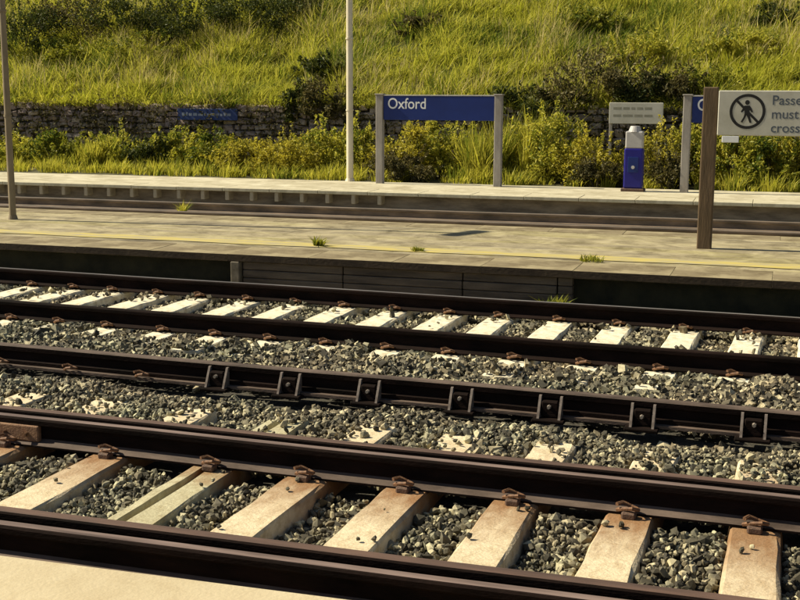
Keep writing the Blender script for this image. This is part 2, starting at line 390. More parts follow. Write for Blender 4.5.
# its face: recessed dark wall, then boards between grey posts, then dark wall again
pa = math.atan2(L_P(8) - L_P(-24), 32)
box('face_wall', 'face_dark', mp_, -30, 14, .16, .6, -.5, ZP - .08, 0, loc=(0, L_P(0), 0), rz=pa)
xa, xb = back(243, 252, ZP).x, back(576, 268, ZP).x
xm = back(347, 258, ZP).x
fx = [xa + .06, xm - .02, xm + 1.25, xm + 2.2, xb]
for i in range(4):
    for r_ in range(4):
        z1 = ZP - .082 - r_ * .085
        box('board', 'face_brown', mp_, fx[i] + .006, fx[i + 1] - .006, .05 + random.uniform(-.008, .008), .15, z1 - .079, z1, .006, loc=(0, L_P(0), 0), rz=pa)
for x in (xa,):
    box('face_post', 'post_grey' if x == xa else 'face_brown', mp_, x - .05, x + .05, -.012, .15, -.45, ZP - .078, .008, loc=(0, L_P(0), 0), rz=pa)

# far platform
L_FB = lambda x: L_FP(x) + 2.42
fp_ = platform('far_platform', 'plat_far', lambda x: L_FP(x) + .7, L_FB, ZP - .003, -.5, -40, 20)
slab_row('coping_slab', fp_, 'plat_far', L_FP, -30, 8, .915, .7, ZP - .06, ZP, 1, gap=.006, jit=.002)
fa = math.atan2(L_FP(8) - L_FP(-30), 38)
box('face_wall', 'farface', fp_, -34, 16, .22, .75, -.5, ZP - .062, 0, loc=(0, L_FP(0), 0), rz=fa)
bmk = bmesh.new(); bm_box(bmk, -.035, .035, .03, .225, -.02, ZP - .062, .006)
bk = from_bm('bracket', bmk, 'bracket_grey', fp_, (-17.0, L_FP(-17.0), 0))
x = -16.52
while x < -6.5:
    copy_obj(bk, fp_, (x, L_FP(x), 0)); x += .48

# embankment: verge, then the slope above the retaining wall
WALL_Y, WALL_T = 26.0, 1.60
tag(pyd('verge', [(-60, 20.9, .1), (40, 22.6, .1), (40, WALL_Y + .3, .16), (-60, WALL_Y + .3, .16)], [(0, 1, 2, 3)], 'soil'), kind='structure')
def slope_z(x, y):
    t = y - WALL_Y - .35
    b = .12 * math.sin(x * .7 + 1.3) + .08 * math.sin(x * 1.9 + y * .8)
    if t < 0: return WALL_T
    return WALL_T + .50 * t * (1 if t < 26 else 26 / t + .0) + b * min(1, t)
V = []; Fc = []; nx, ny = 120, 60
for i in range(nx + 1):
    for j in range(ny + 1):
        x = -70 + 120 * i / nx; y = WALL_Y + .3 + (j / ny) ** 1.6 * 60
        V.append((x, y, slope_z(x, y)))
for i in range(nx):
    for j in range(ny):
        a = i * (ny + 1) + j; Fc.append((a, a + ny + 1, a + ny + 2, a + 1))
tag(pyd('embankment', V, Fc, 'slope', smooth=True), kind='structure')

# ------------------------------------------------------------------ stone retaining wall
wall = thing('retaining_wall', 'rough stone retaining wall along the foot of the grassy embankment', 'wall', (-14, WALL_Y, 0))
box('wall_core', 'mortar', wall, -50, 50, .05, .42, -.1, WALL_T - .03, 0, loc=(0, 0, 0))
protos = []
for k in range(8):
    bm = bmesh.new(); bm_box(bm, -.5, .5, -.5, .5, -.5, .5, .14, 1)
    for v in bm.verts: v.co += Vector([random.uniform(-.12, .12) for _ in range(3)])
    me = bpy.data.meshes.new('stone'); bmesh.ops.recalc_face_normals(bm, faces=bm.faces); bm.to_mesh(me); bm.free()
    me.materials.append(MT['wallstone' if k % 2 else 'wallstone_b']); protos.append(me)
cnt = 0
def wall_rows(x0, x1, z0):
    z = WALL_T + .02; out = []
    while z > z0:
        h = random.uniform(.11, .2); x = x0 + random.uniform(0, .2)
        while x < x1:
            w = random.uniform(.12, .36); out.append((x, w, z + random.uniform(-.02, .02), h * random.uniform(.75, 1.12))); x += w + .015
        z -= h
    return out
for (x, w, z, h) in wall_rows(-20.6, -10.4, .66):
    if cnt >= 300: break
    o = bpy.data.objects.new('stone', random.choice(protos)); link(o, wall)
    o.location = (x + w / 2 + 14, .02 + random.uniform(-.06, .05), z - h / 2); o.scale = ((w - .012) , .17, (h - .012))
    o.rotation_euler = (random.uniform(-.2, .2), random.uniform(-.16, .16), random.uniform(-.2, .2)); cnt += 1
# the stones nobody can pick apart behind the plants
VV = []; FF = []
for (x, w, z, h) in wall_rows(-10.4, 6, .3) + [w_ for w_ in wall_rows(-20.6, -10.4, .2) if w_[2] < .66] + wall_rows(-30, -20.6, .3):
    me = random.choice(protos); b0 = len(VV)
    for v in me.vertices:
        VV.append((x + w / 2 + 14 + v.co.x * (w - .012), .02 + v.co.y * .17, z - h / 2 + v.co.z * (h - .012)))
    FF += [tuple(b0 + i for i in p.vertices) for p in me.polygons]
tag(pyd('stonework', VV, FF, 'wallstone', wall), kind='stuff')

# ------------------------------------------------------------------ rails and tracks
RAIL = [(-.07, -.159), (.07, -.159), (.07, -.148), (.03, -.134), (.010, -.122), (.009, -.056), (.018, -.045), (.036, -.037), (.0365, -.012),
        (.030, -.003), (.022, -.001), (-.024, -.001), (-.030, -.003), (-.0365, -.012), (-.036, -.037), (-.018, -.045), (-.009, -.056), (-.010, -.122), (-.03, -.134), (-.07, -.148)]
BULL = [(-.035, -.15), (.035, -.15), (.036, -.118), (.012, -.103), (.010, -.055), (.034, -.043), (.036, -.010), (.028, 0), (-.028, 0), (-.036, -.010), (-.034, -.043), (-.010, -.055), (-.012, -.103), (-.036, -.118)]
def rail(name, parent, yf, x0, x1, M=('rail', 'railhead', 'foot'), prof=RAIL, dz=0.0, top=(10,), foot=(2, 3, 17, 18), org=(0, 0, 0), nseg=30, wob=.0025):
    n = len(prof); V = []; Fc = []; mi = []
    for s in range(nseg + 1):
        x = x0 + (x1 - x0) * s / nseg
        wz = wob * math.sin(s * 1.9 + yf(0)) ; wy = wob * math.sin(s * 1.3)
        for (a, b) in prof: V.append((x - org[0], yf(x) + a + wy - org[1], b + dz + wz - org[2]))
    for s in range(nseg):
        for k in range(n):
            k2 = (k + 1) % n
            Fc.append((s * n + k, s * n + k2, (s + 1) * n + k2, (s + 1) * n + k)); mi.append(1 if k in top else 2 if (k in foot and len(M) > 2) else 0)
    Fc += [tuple(range(n))[::-1], tuple(nseg * n + k for k in range(n))]; mi += [0, 0]
    return pyd(name, V, Fc, M, parent, midx=mi)

def sleeper_mesh(name, y0, y1, wt, wb, zt, zb, n=16, groove=False, rag=.006):
    V = []; Fc = []
    prof = [(-wb / 2, zb), (-wt / 2 - .004, zt - .012), (-wt / 2 + .008, zt), (wt / 2 - .008, zt), (wt / 2 + .004, zt - .012), (wb / 2, zb)]
    if groove:
        prof = [(-wb / 2, zb), (-wt / 2, zt - .006), (-wt / 2 + .006, zt), (-wt * .27, zt), (-wt * .25, zt - .035), (-wt * .08, zt - .035), (-wt * .06, zt - .004), (wt / 2 - .006, zt - .004), (wt / 2, zt - .012), (wb / 2, zb)]
    k = len(prof)
    for s in range(n + 1):
        y = y0 + (y1 - y0) * s / n
        for (a, b) in prof: V.append((a + random.uniform(-rag, rag), y, b + (random.uniform(-rag, rag) * .6)))
    for s in range(n):
        for q in range(k - 1): Fc.append((s * k + q, s * k + q + 1, (s + 1) * k + q + 1, (s + 1) * k + q)[::-1])
    Fc += [tuple(range(k)), tuple(n * k + q for q in range(k))[::-1]]
    me = bpy.data.meshes.new(name); me.from_pydata(V, [], Fc); me.update(); return me

def clip_mesh(side):
    """a bent spring clip and its cast shoulder, at the foot of a rail, side = -1 towards the camera"""
    bm = bmesh.new(); s = side
    pts = [(-.055, s * .075, .012), (-.02, s * .105, .03), (.03, s * .12, .042), (.055, s * .10, .035), (.045, s * .068, .026), (.01, s * .06, .034), (-.03, s * .07, .052), (-.05, s * .105, .05)]
    bm_tube(bm, pts, .0105, 6)
    me = bpy.data.meshes.new('clip'); bmesh.ops.recalc_face_normals(bm, faces=bm.faces); bm.to_mesh(me); bm.free(); me.materials.append(MT['clip']); return me
def shoulder_mesh(side):
    bm = bmesh.new(); y = sorted((side * .078, side * .135)); bm_box(bm, -.035, .035, y[0], y[1], -.005, .032, .008)
    me = bpy.data.meshes.new('shoulder'); bmesh.ops.recalc_face_normals(bm, faces=bm.faces); bm.to_mesh(me); bm.free(); me.materials.append(MT['iron']); return me
CL = {s: clip_mesh(s) for s in (-1, 1)}; SH = {s: shoulder_mesh(s) for s in (-1, 1)}

# near track
nt_ = thing('railway_track', 'nearest railway track with rust-stained cream sleepers beside the near platform edge', 'railway track', (0, 4.98, -.17))
NO = nt_.location
rail('rail', nt_, L_A, -22, 9, org=NO)
rail('rail', nt_, L_B, -22, 9, org=NO)
rail('guard_rail', nt_, lambda x: L_A(x) + .17, -22, 9, ('rail', 'guard'), top=(9, 10, 11), dz=-.006, org=NO)
rail('guard_rail', nt_, lambda x: L_B(x) + .155, -22, 9, ('rail', 'guard'), top=(9, 10, 11), dz=-.004, org=NO)
ns_img = [(-62, 474), (50, 487), (158, 503), (262, 511), (370, 524), (490, 538), (613, 552), (752, 570)]
NSX = [back(x, y, -.16).x for x, y in ns_img]
NSX = [NSX[0] - 1.18, NSX[0] - .59] + NSX + [NSX[-1] + .59 * k for k in range(1, 6)]
NSLEEP = []
for i, x in enumerate(NSX):
    kind = {4: 'g', 9: 'r'}.get(i, 'n')
    me = sleeper_mesh('sleeper', -1.32, 1.78, .225 if kind != 'g' else .24, .29, 0.0, -.19, groove=(kind == 'g'))
    s = mesh_obj('sleeper', me, {'n': 'sleeper', 'g': 'sleeper_dusty', 'r': 'sleeper_rusty'}[kind], nt_, (x, 0, .009 - .0), R(random.uniform(-1.0, 1.0)))
    NSLEEP.append((x, 4.98 - 1.32, 4.98 + 1.78))
    for yf in (L_A, L_B):
        for sd in ((1,) if yf is L_A else (-1, 1)):
            y = yf(x) - 4.98
            c = mesh_obj('clip', CL[sd], None, s, (0, y, .012), R(random.uniform(-8, 8)))
            mesh_obj('shoulder', SH[sd], None, s, (0, y, .002))
# fishplate joint at the left on the far rail
jx = back(38, 430, -.06).x
bm = bmesh.new(); bm_box(bm, jx - .62, jx, L_B(jx) - .048, L_B(jx) - .012, -.135, -.04, .008, 2)
fpl = from_bm('fishplate', bm, 'fishplate', nt_, -NO)
for k in range(4):
    bm = bmesh.new(); bmesh.ops.create_cone(bm, cap_ends=True, segments=6, radius1=.017, radius2=.015, depth=.03, matrix=Matrix.Translation((jx - .08 - k * .15, L_B(jx) - .06, -.088)) @ Matrix.Rotation(math.pi / 2, 4, 'X'))
    from_bm('bolt', bm, 'clip', fpl)

# rail in iron chairs between the tracks
cr = thing('chaired_rail', 'lone dark rail held in ribbed iron chairs in the ballast between the two tracks', 'rail', (0, 7.38, -.15))
CO = cr.location
rail('rail', cr, L_C, -24, 9, ('rail', 'foot'), BULL, top=(6, 7, 8), org=CO)
rail('rail_base', cr, lambda x: L_C(x) - .0, -24, 9, ('foot', 'foot'), [(-.075, -.165), (.075, -.165), (.075, -.145), (-.075, -.145)], top=(), org=CO)
ch_img = [(225, 365), (297, 371), (375, 378), (465, 387), (553, 395), (645, 403), (755, 412)]
CHX = [back(x, y, -.03).x for x, y in ch_img]; CHX += [CHX[-1] + .6 * k for k in (1, 2, 3)]
bm = bmesh.new()
bm_box(bm, -.105, .105, -.15, .14, -.03, -.008, .006)
bm_box(bm, -.055, .055, -.085, -.04, -.01, .10, .01)
base_me = bpy.data.meshes.new('chair'); bmesh.ops.recalc_face_normals(bm, faces=bm.faces); bm.to_mesh(base_me); bm.free(); base_me.materials.append(MT['rail'])
rib_v = []
for sx in (-.008, .008):
    rib_v += [(sx, -.038, -.01), (sx, -.038, .128), (sx, -.056, .128), (sx, -.125, -.01)]
rib_me = bpy.data.meshes.new('rib'); rib_me.from_pydata(rib_v, [], [(0, 1, 2, 3), (7, 6, 5, 4), (0, 4, 5, 1), (1, 5, 6, 2), (2, 6, 7, 3), (3, 7, 4, 0)]); rib_me.update(); rib_me.materials.append(MT['chair_rib'])
bm = bmesh.new(); bmesh.ops.create_cone(bm, cap_ends=True, segments=6, radius1=.014, radius2=.011, depth=.03, matrix=Matrix.Translation((0, -.098, .06)) @ Matrix.Rotation(math.pi / 2, 4, 'X'))
bolt_me = bpy.data.meshes.new('bolt'); bm.to_mesh(bolt_me); bm.free(); bolt_me.materials.append(MT['bolt'])
for x in CHX:
    c = mesh_obj('chair', base_me, None, cr, (x, L_C(x) - 7.38, 0), R(-.9))
    mesh_obj('rib', rib_me, None, c, (-.068, 0, 0)); mesh_obj('rib', rib_me, None, c, (.068, 0, 0))
    mesh_obj('bolt', bolt_me, None, c, (random.uniform(-.008, .008), 0, random.uniform(-.006, .012)))
x = CHX[0] - .6
while x > -10:
    for sd in (-1, 1):
        k = mesh_obj('clip', CL[sd], None, cr, (x, L_C(x) - 7.38, .0))
    x -= .6

# track by the middle platform
ft = thing('railway_track', 'second railway track with small white sleepers running below the middle platform', 'railway track', (0, 9.84, -.17))
FO = ft.location
rail('rail', ft, L_D, -26, 9, ('rail', 'rail', 'rail'), org=FO)
rail('rail', ft, L_E, -26, 9, ('rail', 'railhead_far', 'rail'), org=FO)
fs_img = [(20, 289), (60, 292), (100, 295), (145, 298), (188, 301), (236, 305), (285, 308), (335, 311), (385, 315), (440, 319), (492, 323), (552, 327), (613, 331), (681, 336), (746, 341)]
FSX = [back(x, y, -.16).x for x, y in fs_img]
FSX = [FSX[0] - .52 * k for k in range(8, 0, -1)] + FSX + [FSX[-1] + .54 * k for k in range(1, 7)]
mes = [sleeper_mesh('sleeper', -1.5, 1.3, .235, .29, 0, -.19) for _ in range(4)]
for me in mes: me.materials.append(MT['sleeper_far'])
FSLEEP = []
for i, x in enumerate(FSX):
    s = mesh_obj('sleeper', mes[i % 4], None, ft, (x, -.02 * (x + 3.5), .0), R(random.uniform(-2, 1)))
    FSLEEP.append((x, 9.84 - 1.5, 9.84 + 1.3))
    for yf in (L_D, L_E):
        mesh_obj('clip', CL[-1], None, s, (0, yf(x) - 9.84 + .02 * (x + 3.5), .006))

# far track in the trench before the far platform
tt = thing('railway_track', 'distant railway track in the trench between middle and far platforms', 'railway track', (0, 17.9, -.17))
TO = tt.location
L_G = lambda x: L_FP(x) - .80
L_H = lambda x: L_FP(x) - 2.30
rail('rail', tt, L_H, -34, 12, ('rail_far', 'railhead_far', 'rail_far'), org=TO)
rail('rail', tt, L_G, -34, 12, ('rail_far', 'railhead_far', 'rail_far'), org=TO)
for i in range(36):
    x = -20 + i * .65
    mesh_obj('sleeper', mes[i % 4], None, tt, (x, L_FP(x) - 1.5 - 17.9, -.002), R(1.6))

# ------------------------------------------------------------------ ballast stones (nobody could count them)
def cuboid():
    v = np.array([(x, y, z) for x in (-1, 1) for y in (-1, 1) for z in (-1, 1)], float) * .72
    f = np.array([(0, 1, 3), (0, 3, 2), (4, 6, 7), (4, 7, 5), (0, 4, 5), (0, 5, 1), (2, 3, 7), (2, 7, 6), (0, 2, 6), (0, 6, 4), (1, 5, 7), (1, 7, 3)])
    return v, f
def icosa():
    t = (1 + 5 ** .5) / 2
    v = np.array([(-1, t, 0), (1, t, 0), (-1, -t, 0), (1, -t, 0), (0, -1, t), (0, 1, t), (0, -1, -t), (0, 1, -t), (t, 0, -1), (t, 0, 1), (-t, 0, -1), (-t, 0, 1)], float)
    v /= np.linalg.norm(v[0])
    f = np.array([(0, 11, 5), (0, 5, 1), (0, 1, 7), (0, 7, 10), (0, 10, 11), (1, 5, 9), (5, 11, 4), (11, 10, 2), (10, 7, 6), (7, 1, 8), (3, 9, 4), (3, 4, 2), (3, 2, 6), (3, 6, 8), (3, 8, 9), (4, 9, 5), (2, 4, 11), (6, 2, 10), (8, 6, 7), (9, 8, 1)])
    return v, f
def rot_mats(n):
    q = RNG.normal(size=(n, 4)); q /= np.linalg.norm(q, axis=1)[:, None]
    w, x, y, z = q.T
    return np.stack([np.stack([1 - 2 * (y * y + z * z), 2 * (x * y - z * w), 2 * (x * z + y * w)], -1),
                     np.stack([2 * (x * y + z * w), 1 - 2 * (x * x + z * z), 2 * (y * z - x * w)], -1),
                     np.stack([2 * (x * z - y * w), 2 * (y * z + x * w), 1 - 2 * (x * x + y * y)], -1)], 1)
def stones(name, P, size, M, kind='stuff', parent=None, rough=True):
    n = len(P); v, f = icosa() if rough else cuboid(); q = len(v)
    var = v[None] * (1 + RNG.uniform(-.26, .26, (n, q, 1))) + RNG.uniform(-.2, .2, (n, q, 3))
    sc = np.stack([RNG.uniform(.75, 1.3, n), RNG.uniform(.6, 1.05, n), RNG.uniform(.45, .85, n)], -1) * size[:, None]
    var = var * sc[:, None]
    var = np.einsum('nij,nkj->nki', rot_mats(n), var) + P[:, None]
    T = (f[None] + (np.arange(n) * q)[:, None, None]).reshape(-1, 3)
    return tag(fast(name, var.reshape(-1, 3), T, M, parent), kind=kind)
def lin(fn, X): return fn(0) + (fn(1) - fn(0)) * X
def scatter(y0, y1, dens, xlim=(-.82, .06), pad=.7):
    Y = RNG.uniform(y0, y1, int(dens * (y1 - y0) * 12)); X = RNG.uniform(-11.0, 1.0, len(Y))
    k = (X > Y * xlim[0] - pad) & (X < Y * xlim[1] + pad)
    return X[k], Y[k]
X, Y = scatter(3.35, 11.25, 2150)
near = Y < lin(L_B, X) + .06
six = (~near) & (Y < lin(L_C, X))
cd = (Y >= lin(L_C, X)) & (Y < lin(L_D, X))
lvl = np.where(near, -.222, np.where(six, -.185, np.where(cd, -.165, -.222)))
lvl = lvl + .022 * np.sin(X * 2.1 + Y * 1.7) + .016 * np.sin(X * 5.3 - Y * 4.1)
lvl = np.where(six & (Y > lin(L_C, X) - .42), lvl - .055 * (1 - (lin(L_C, X) - Y) / .42), lvl)
Z = lvl + RNG.uniform(-.03, .010, len(X))
keep = np.ones(len(X), bool)
for fn in (L_A, L_B, L_D, L_E):
    keep &= np.abs(Y - lin(fn, X)) > .085
keep &= np.abs(Y - lin(L_C, X)) > .10
XCOV = back(600, 450, -.15).x
def clear(sl, wid, cover):
    global keep
    for (x, a, b) in sl:
        ins = (np.abs(X - x) < wid) & (Y > a) & (Y < b)
        keep &= ~(ins & (RNG.random(len(X)) > cover(X, Y)))
clear(NSLEEP, .135, lambda X, Y: np.where(Y > 6.72, .6, np.where(Y > 6.3, np.where(X > XCOV, .38, .12), np.where(Y > 5.3, .012, .003))))
clear(FSLEEP, .14, lambda X, Y: np.where(Y < 8.62, .42, np.where(Y > 10.3, .05, .004)))
onsl = np.zeros(len(X), bool)
for (x, a, b) in NSLEEP + FSLEEP: onsl |= (np.abs(X - x) < .12) & (Y > a) & (Y < b)
Z = np.where(onsl, np.maximum(Z, -.145), Z)
for x in CHX: keep &= ~((np.abs(X - x) < .12) & (np.abs(Y - lin(L_C, X)) < .2))
X, Y, Z = X[keep], Y[keep], Z[keep]
S = np.clip(.0163 * np.exp(RNG.normal(0, .34, len(X))), .009, .036) * np.where(Y < 7, 1.0, 1.08)
P = np.stack([X, Y, Z], -1); nf = Y < 7.3
stones('ballast_stones', P[nf], S[nf], 'stone')
stones('ballast_stones', P[~nf], S[~nf], 'stone', rough=False)
# coarse stones in the far trench
n = 9000
X = RNG.uniform(-18, 1.5, n); Y = RNG.uniform(16.4, 19.6, n)
Y = Y + np.tan(R(1.6)) * (X + 6.8)
Z = -.235 + RNG.uniform(-.03, .03, n)
k = (np.abs(Y - lin(L_G, X)) > .1) & (np.abs(Y - lin(L_H, X)) > .1)
stones('trench_ballast', np.stack([X, Y, Z], -1)[k], RNG.uniform(.03, .055, n)[k], 'stone')

# ------------------------------------------------------------------ signs, posts, lamps
def station_sign(p0, p1, label, top, group):
    t = thing('station_sign', label, 'sign', (p0.x, p0.y, ZP), 0, group)
    W = p1.x - p0.x; rz = math.atan2(p1.y - p0.y, W); t.rotation_euler = (0, 0, rz)
    H_ = top - ZP
    for x in (0, W):
        bm = bmesh.new(); bm_box(bm, x - .07, x + .07, -.06, .06, -.02, H_, .012, 2); from_bm('post', bm, 'post_sign', t)
        bm = bmesh.new(); bm_box(bm, x - .085, x + .085, -.075, .075, H_ + .0, H_ + .025, .006); from_bm('post_cap', bm, 'post_sign', t)
    bd = box('board', 'blue', t, .078, W - .078, -.03, .02, H_ - .46, H_ - .015, .006)
    box('top_rail', 'help_top', t, .076, W - .076, -.034, .024, H_ - .013, H_ + .006, .003)
    text_obj('lettering', 'Oxford', .28, 'white', bd, (.16, -.0307, H_ - .165), sx=.9)
    return t
s0, s1 = back(380, 183, ZP), back(497.5, 186.5, ZP)
sy = (s0.y + s1.y) / 2
s0 = Vector((backY(380, 183, sy).x, sy, ZP)); s1 = Vector((backY(497.5, 186, sy).x, sy, ZP))
top1 = backY(380, 95, sy).z
station_sign(s0, s1, 'dark blue station name board reading Oxford between two posts on the far platform', top1, 'station name boards')
q0 = back(684, 190, ZP); q0 = Vector((q0.x, sy - .15, ZP)); q0.x = backY(684, 190, q0.y).x
station_sign(q0, q0 + (s1 - s0), 'blue name board mostly hidden behind the grey no crossing sign at right', top1 + .01, 'station name boards')

def lamp_post(name, label, p, r0, r1, h, M, head):
    t = thing(name, label, 'lamp post', p)
    bm = bmesh.new(); bm_cyl(bm, 0, 0, -.02, h, r0, r1, 18); from_bm('pole', bm, M, t, smooth=False)
    bm = bmesh.new(); bm_cyl(bm, 0, 0, -.01, .05, r0 * 1.45, r0 * 1.15, 18); from_bm('base_collar', bm, M, t)
    for z in (1.35, 2.7):
        bm = bmesh.new(); bm_cyl(bm, 0, 0, z, z + .03, r0 * 1.12, r0 * 1.12, 18); from_bm('band', bm, M, t)
    th = math.atan2(.66, .26)
    bm = bmesh.new(); bm_cyl(bm, 0, 0, h - .02, h + .06, r1 * 1.3, r1 * 1.1, 12); from_bm('spigot', bm, M, t)
    bm = bmesh.new(); bm_box(bm, -.36, .36, -.10, .10, h + .06, h + .17, .03, 2); hd = from_bm('lamp_head', bm, M, t, rz=th)
    bm = bmesh.new(); bm_box(bm, -.3, .3, -.075, .075, h + .035, h + .059, .01, 2); from_bm('lens', bm, 'lamp_glass', hd)
    return t
lp = back(350, 181, ZP)
lamp_post('lamp_post', 'slender cream lamp post left of the blue station name board', lp, .068, .055, 6.2, 'pole_white', True)
l2 = back(13, 219, ZP)
lamp_post('lamp_post', 'thin grey-brown lamp post on the middle platform at the left edge', l2, .046, .036, 5.42, 'pole_brown', True)

# grey notice board behind the help point
nb = back(607, 187.5, ZP); nbY = 23.9
nt = thing('notice_board', 'small pale grey notice board on thin posts behind the blue help point', 'sign', (backY(607, 187, nbY).x, nbY, .13))
w_ = backY(663, 120, nbY).x - nt.location.x; zt = backY(607, 102.5, nbY).z - .13; zb = backY(607, 123.5, nbY).z - .13
for x in (.03, w_ - .03):
    bm = bmesh.new(); bm_box(bm, x - .028, x + .028, .0, .05, -.05, zt - .02, .006); from_bm('post', bm, 'post_sign', nt)
pb = box('panel', 'panel', nt, 0, w_, -.035, -.002, zb, zt, .006)
for r_ in range(2):
    x = .08
    zc = zt - .11 - r_ * .14
    while x < w_ - .2:
        L_ = random.uniform(.07, .2); box('print_line', 'grey_letter', pb, x, min(x + L_, w_ - .08), -.0362, -.0353, zc - .022, zc + .022, 0); x += L_ + .035

# blue help point
hp = back(633, 191, ZP)
ht = thing('help_point', 'royal blue help point pillar with pale grey top on the far platform', 'help point', hp)
hz = backY(633, 148, hp.y).z - ZP; hz2 = backY(633, 126, hp.y).z - ZP
bm = bmesh.new(); bm_box(bm, -.165, .165, -.11, .11, 0.05, hz, .03, 3); from_bm('pillar', bm, 'blue_help', ht)
bm = bmesh.new(); bm_box(bm, -.2, .2, -.15, .15, -.005, .05, .01); from_bm('plinth', bm, 'iron', ht)
bm = bmesh.new(); bm_box(bm, -.15, .15, -.1, .1, hz - .002, hz2 - .09, .02, 2); from_bm('head', bm, 'help_top', ht)
bm = bmesh.new(); bm_cyl(bm, 0, 0, hz2 - .1, hz2, .12, .08, 18); from_bm('beacon', bm, 'help_top', ht)
bm = bmesh.new(); bm_box(bm, -.09, .09, -.125, -.112, hz - .42, hz - .15, .004); fc = from_bm('call_panel', bm, 'blue', ht)
bm = bmesh.new(); bmesh.ops.create_cone(bm, cap_ends=True, segments=16, radius1=.03, radius2=.03, depth=.012, matrix=Matrix.Translation((0, -.131, hz - .33)) @ Matrix.Rotation(math.pi / 2, 4, 'X')); from_bm('call_button', bm, 'help_top', fc)

# no crossing sign on the middle platform
rp_ = back(704, 248, ZP); ry = rp_.y
ws = thing('warning_sign', 'grey no crossing sign with black ringed walking figure on a dark timber post', 'sign', (rp_.x, ry, ZP))
ptop = backY(710, 87, ry).z - ZP
for x in (0, 2.42):
    bm = bmesh.new(); bm_box(bm, x - .078, x + .078, -.06, .06, -.02, ptop, .012, 2); from_bm('post', bm, 'timber', ws)
sx0 = backY(718, 110, ry - .1).x - rp_.x; zt = backY(740, 90.5, ry - .1).z - ZP; zb = backY(760, 136, ry - .1).z - ZP
pb = box('panel', 'panel', ws, sx0 + .0, 2.34, -.09, -.062, zb, zt, .008)
cx = backY(747.5, 110, ry - .1).x - rp_.x; cz = backY(747.5, 111.5, ry - .1).z - ZP
def ring(name, M, parent, ro, ri, y0, y1, cx, cz, n=40):
    V = []; Fc = []
    for k in range(n):
        a = 2 * math.pi * k / n
        for r_ in (ro, ri):
            for y in (y0, y1): V.append((cx + r_ * math.cos(a), y, cz + r_ * math.sin(a)))
    for k in range(n):
        a = k * 4; b = ((k + 1) % n) * 4
        Fc += [(a, b, b + 1, a + 1), (a + 2, a + 3, b + 3, b + 2), (a, a + 2, b + 2, b), (a + 1, b + 1, b + 3, a + 3)]
    return pyd(name, V, Fc, M, parent)
ring('ring', 'black', pb, .185, .155, -.0914, -.0903, cx, cz)
def poly(name, M, parent, pts, y0, y1):
    n = len(pts); V = [(x, y0, z) for x, z in pts] + [(x, y1, z) for x, z in pts]
    return pyd(name, V, [tuple(range(n)), tuple(range(n, 2 * n))[::-1]] + [(i, (i + 1) % n, n + (i + 1) % n, n + i) for i in range(n)], M, parent)
hd = [(cx - .005 + .024 * math.cos(a * math.pi / 6), cz + .095 + .026 * math.sin(a * math.pi / 6)) for a in range(12)]
poly('figure_head', 'black', pb, hd, -.0914, -.0903)
fig = [(-.03, .062), (.025, .062), (.045, .03), (.06, -.005), (.048, -.012), (.026, .015), (.024, -.02), (.035, -.06), (.05, -.118), (.03, -.12), (.008, -.065), (-.005, -.04), (-.02, -.075), (-.045, -.118), (-.062, -.11), (-.035, -.06), (-.026, -.02), (-.028, .012), (-.055, -.012), (-.066, -.002), (-.048, .03)]
poly('figure', 'black', pb, [(cx - .003 + a, cz + b) for a, b in fig], -.0914, -.0903)
d = .168 * math.sqrt(.5); k = .009
poly('slash', 'black', pb, [(cx - d - k, cz + d - k), (cx - d + k, cz + d + k), (cx + d + k, cz - d + k), (cx + d - k, cz - d - k)], -.0924, -.0915)
tx = backY(772, 100, ry - .1).x - rp_.x
for i, s in enumerate(('Passengers', 'must not', 'cross the line')):
    tag(text_obj('lettering', s, .14, 'dark_letter', pb, (tx, -.0907, zt - .105 - i * .145)))
wl_ = backY(722, 134, ry - .1).x - rp_.x; wr = backY(739, 134, ry - .1).x - rp_.x
box('small_plate', 'white', ws, wl_, wr, -.09, -.075, zb - .075, zb - .004, .004)

# small blue board fixed to the stone wall
b0, b1 = backY(178, 108.5, WALL_Y - .14), backY(238, 120.5, WALL_Y - .14)
bs = thing('wall_sign', 'faded small blue board fixed to the stone wall at left', 'sign', (b0.x, WALL_Y - .14, b1.z))
bb = box('panel', 'blue_faded', bs, 0, b1.x - b0.x, -.03, .0, 0, b0.z - b1.z, .006)
for x in (.15, b1.x - b0.x - .15): box('fixing', 'iron', bs, x - .02, x + .02, 0, .1, .05, .09, .003)
x = .12
while x < b1.x - b0.x - .25:
    L_ = random.uniform(.04, .13); box('print_line', 'pale_letter', bb, x, x + L_, -.0312, -.0303, .10, .10 + random.uniform(.045, .085), 0); x += L_ + .03

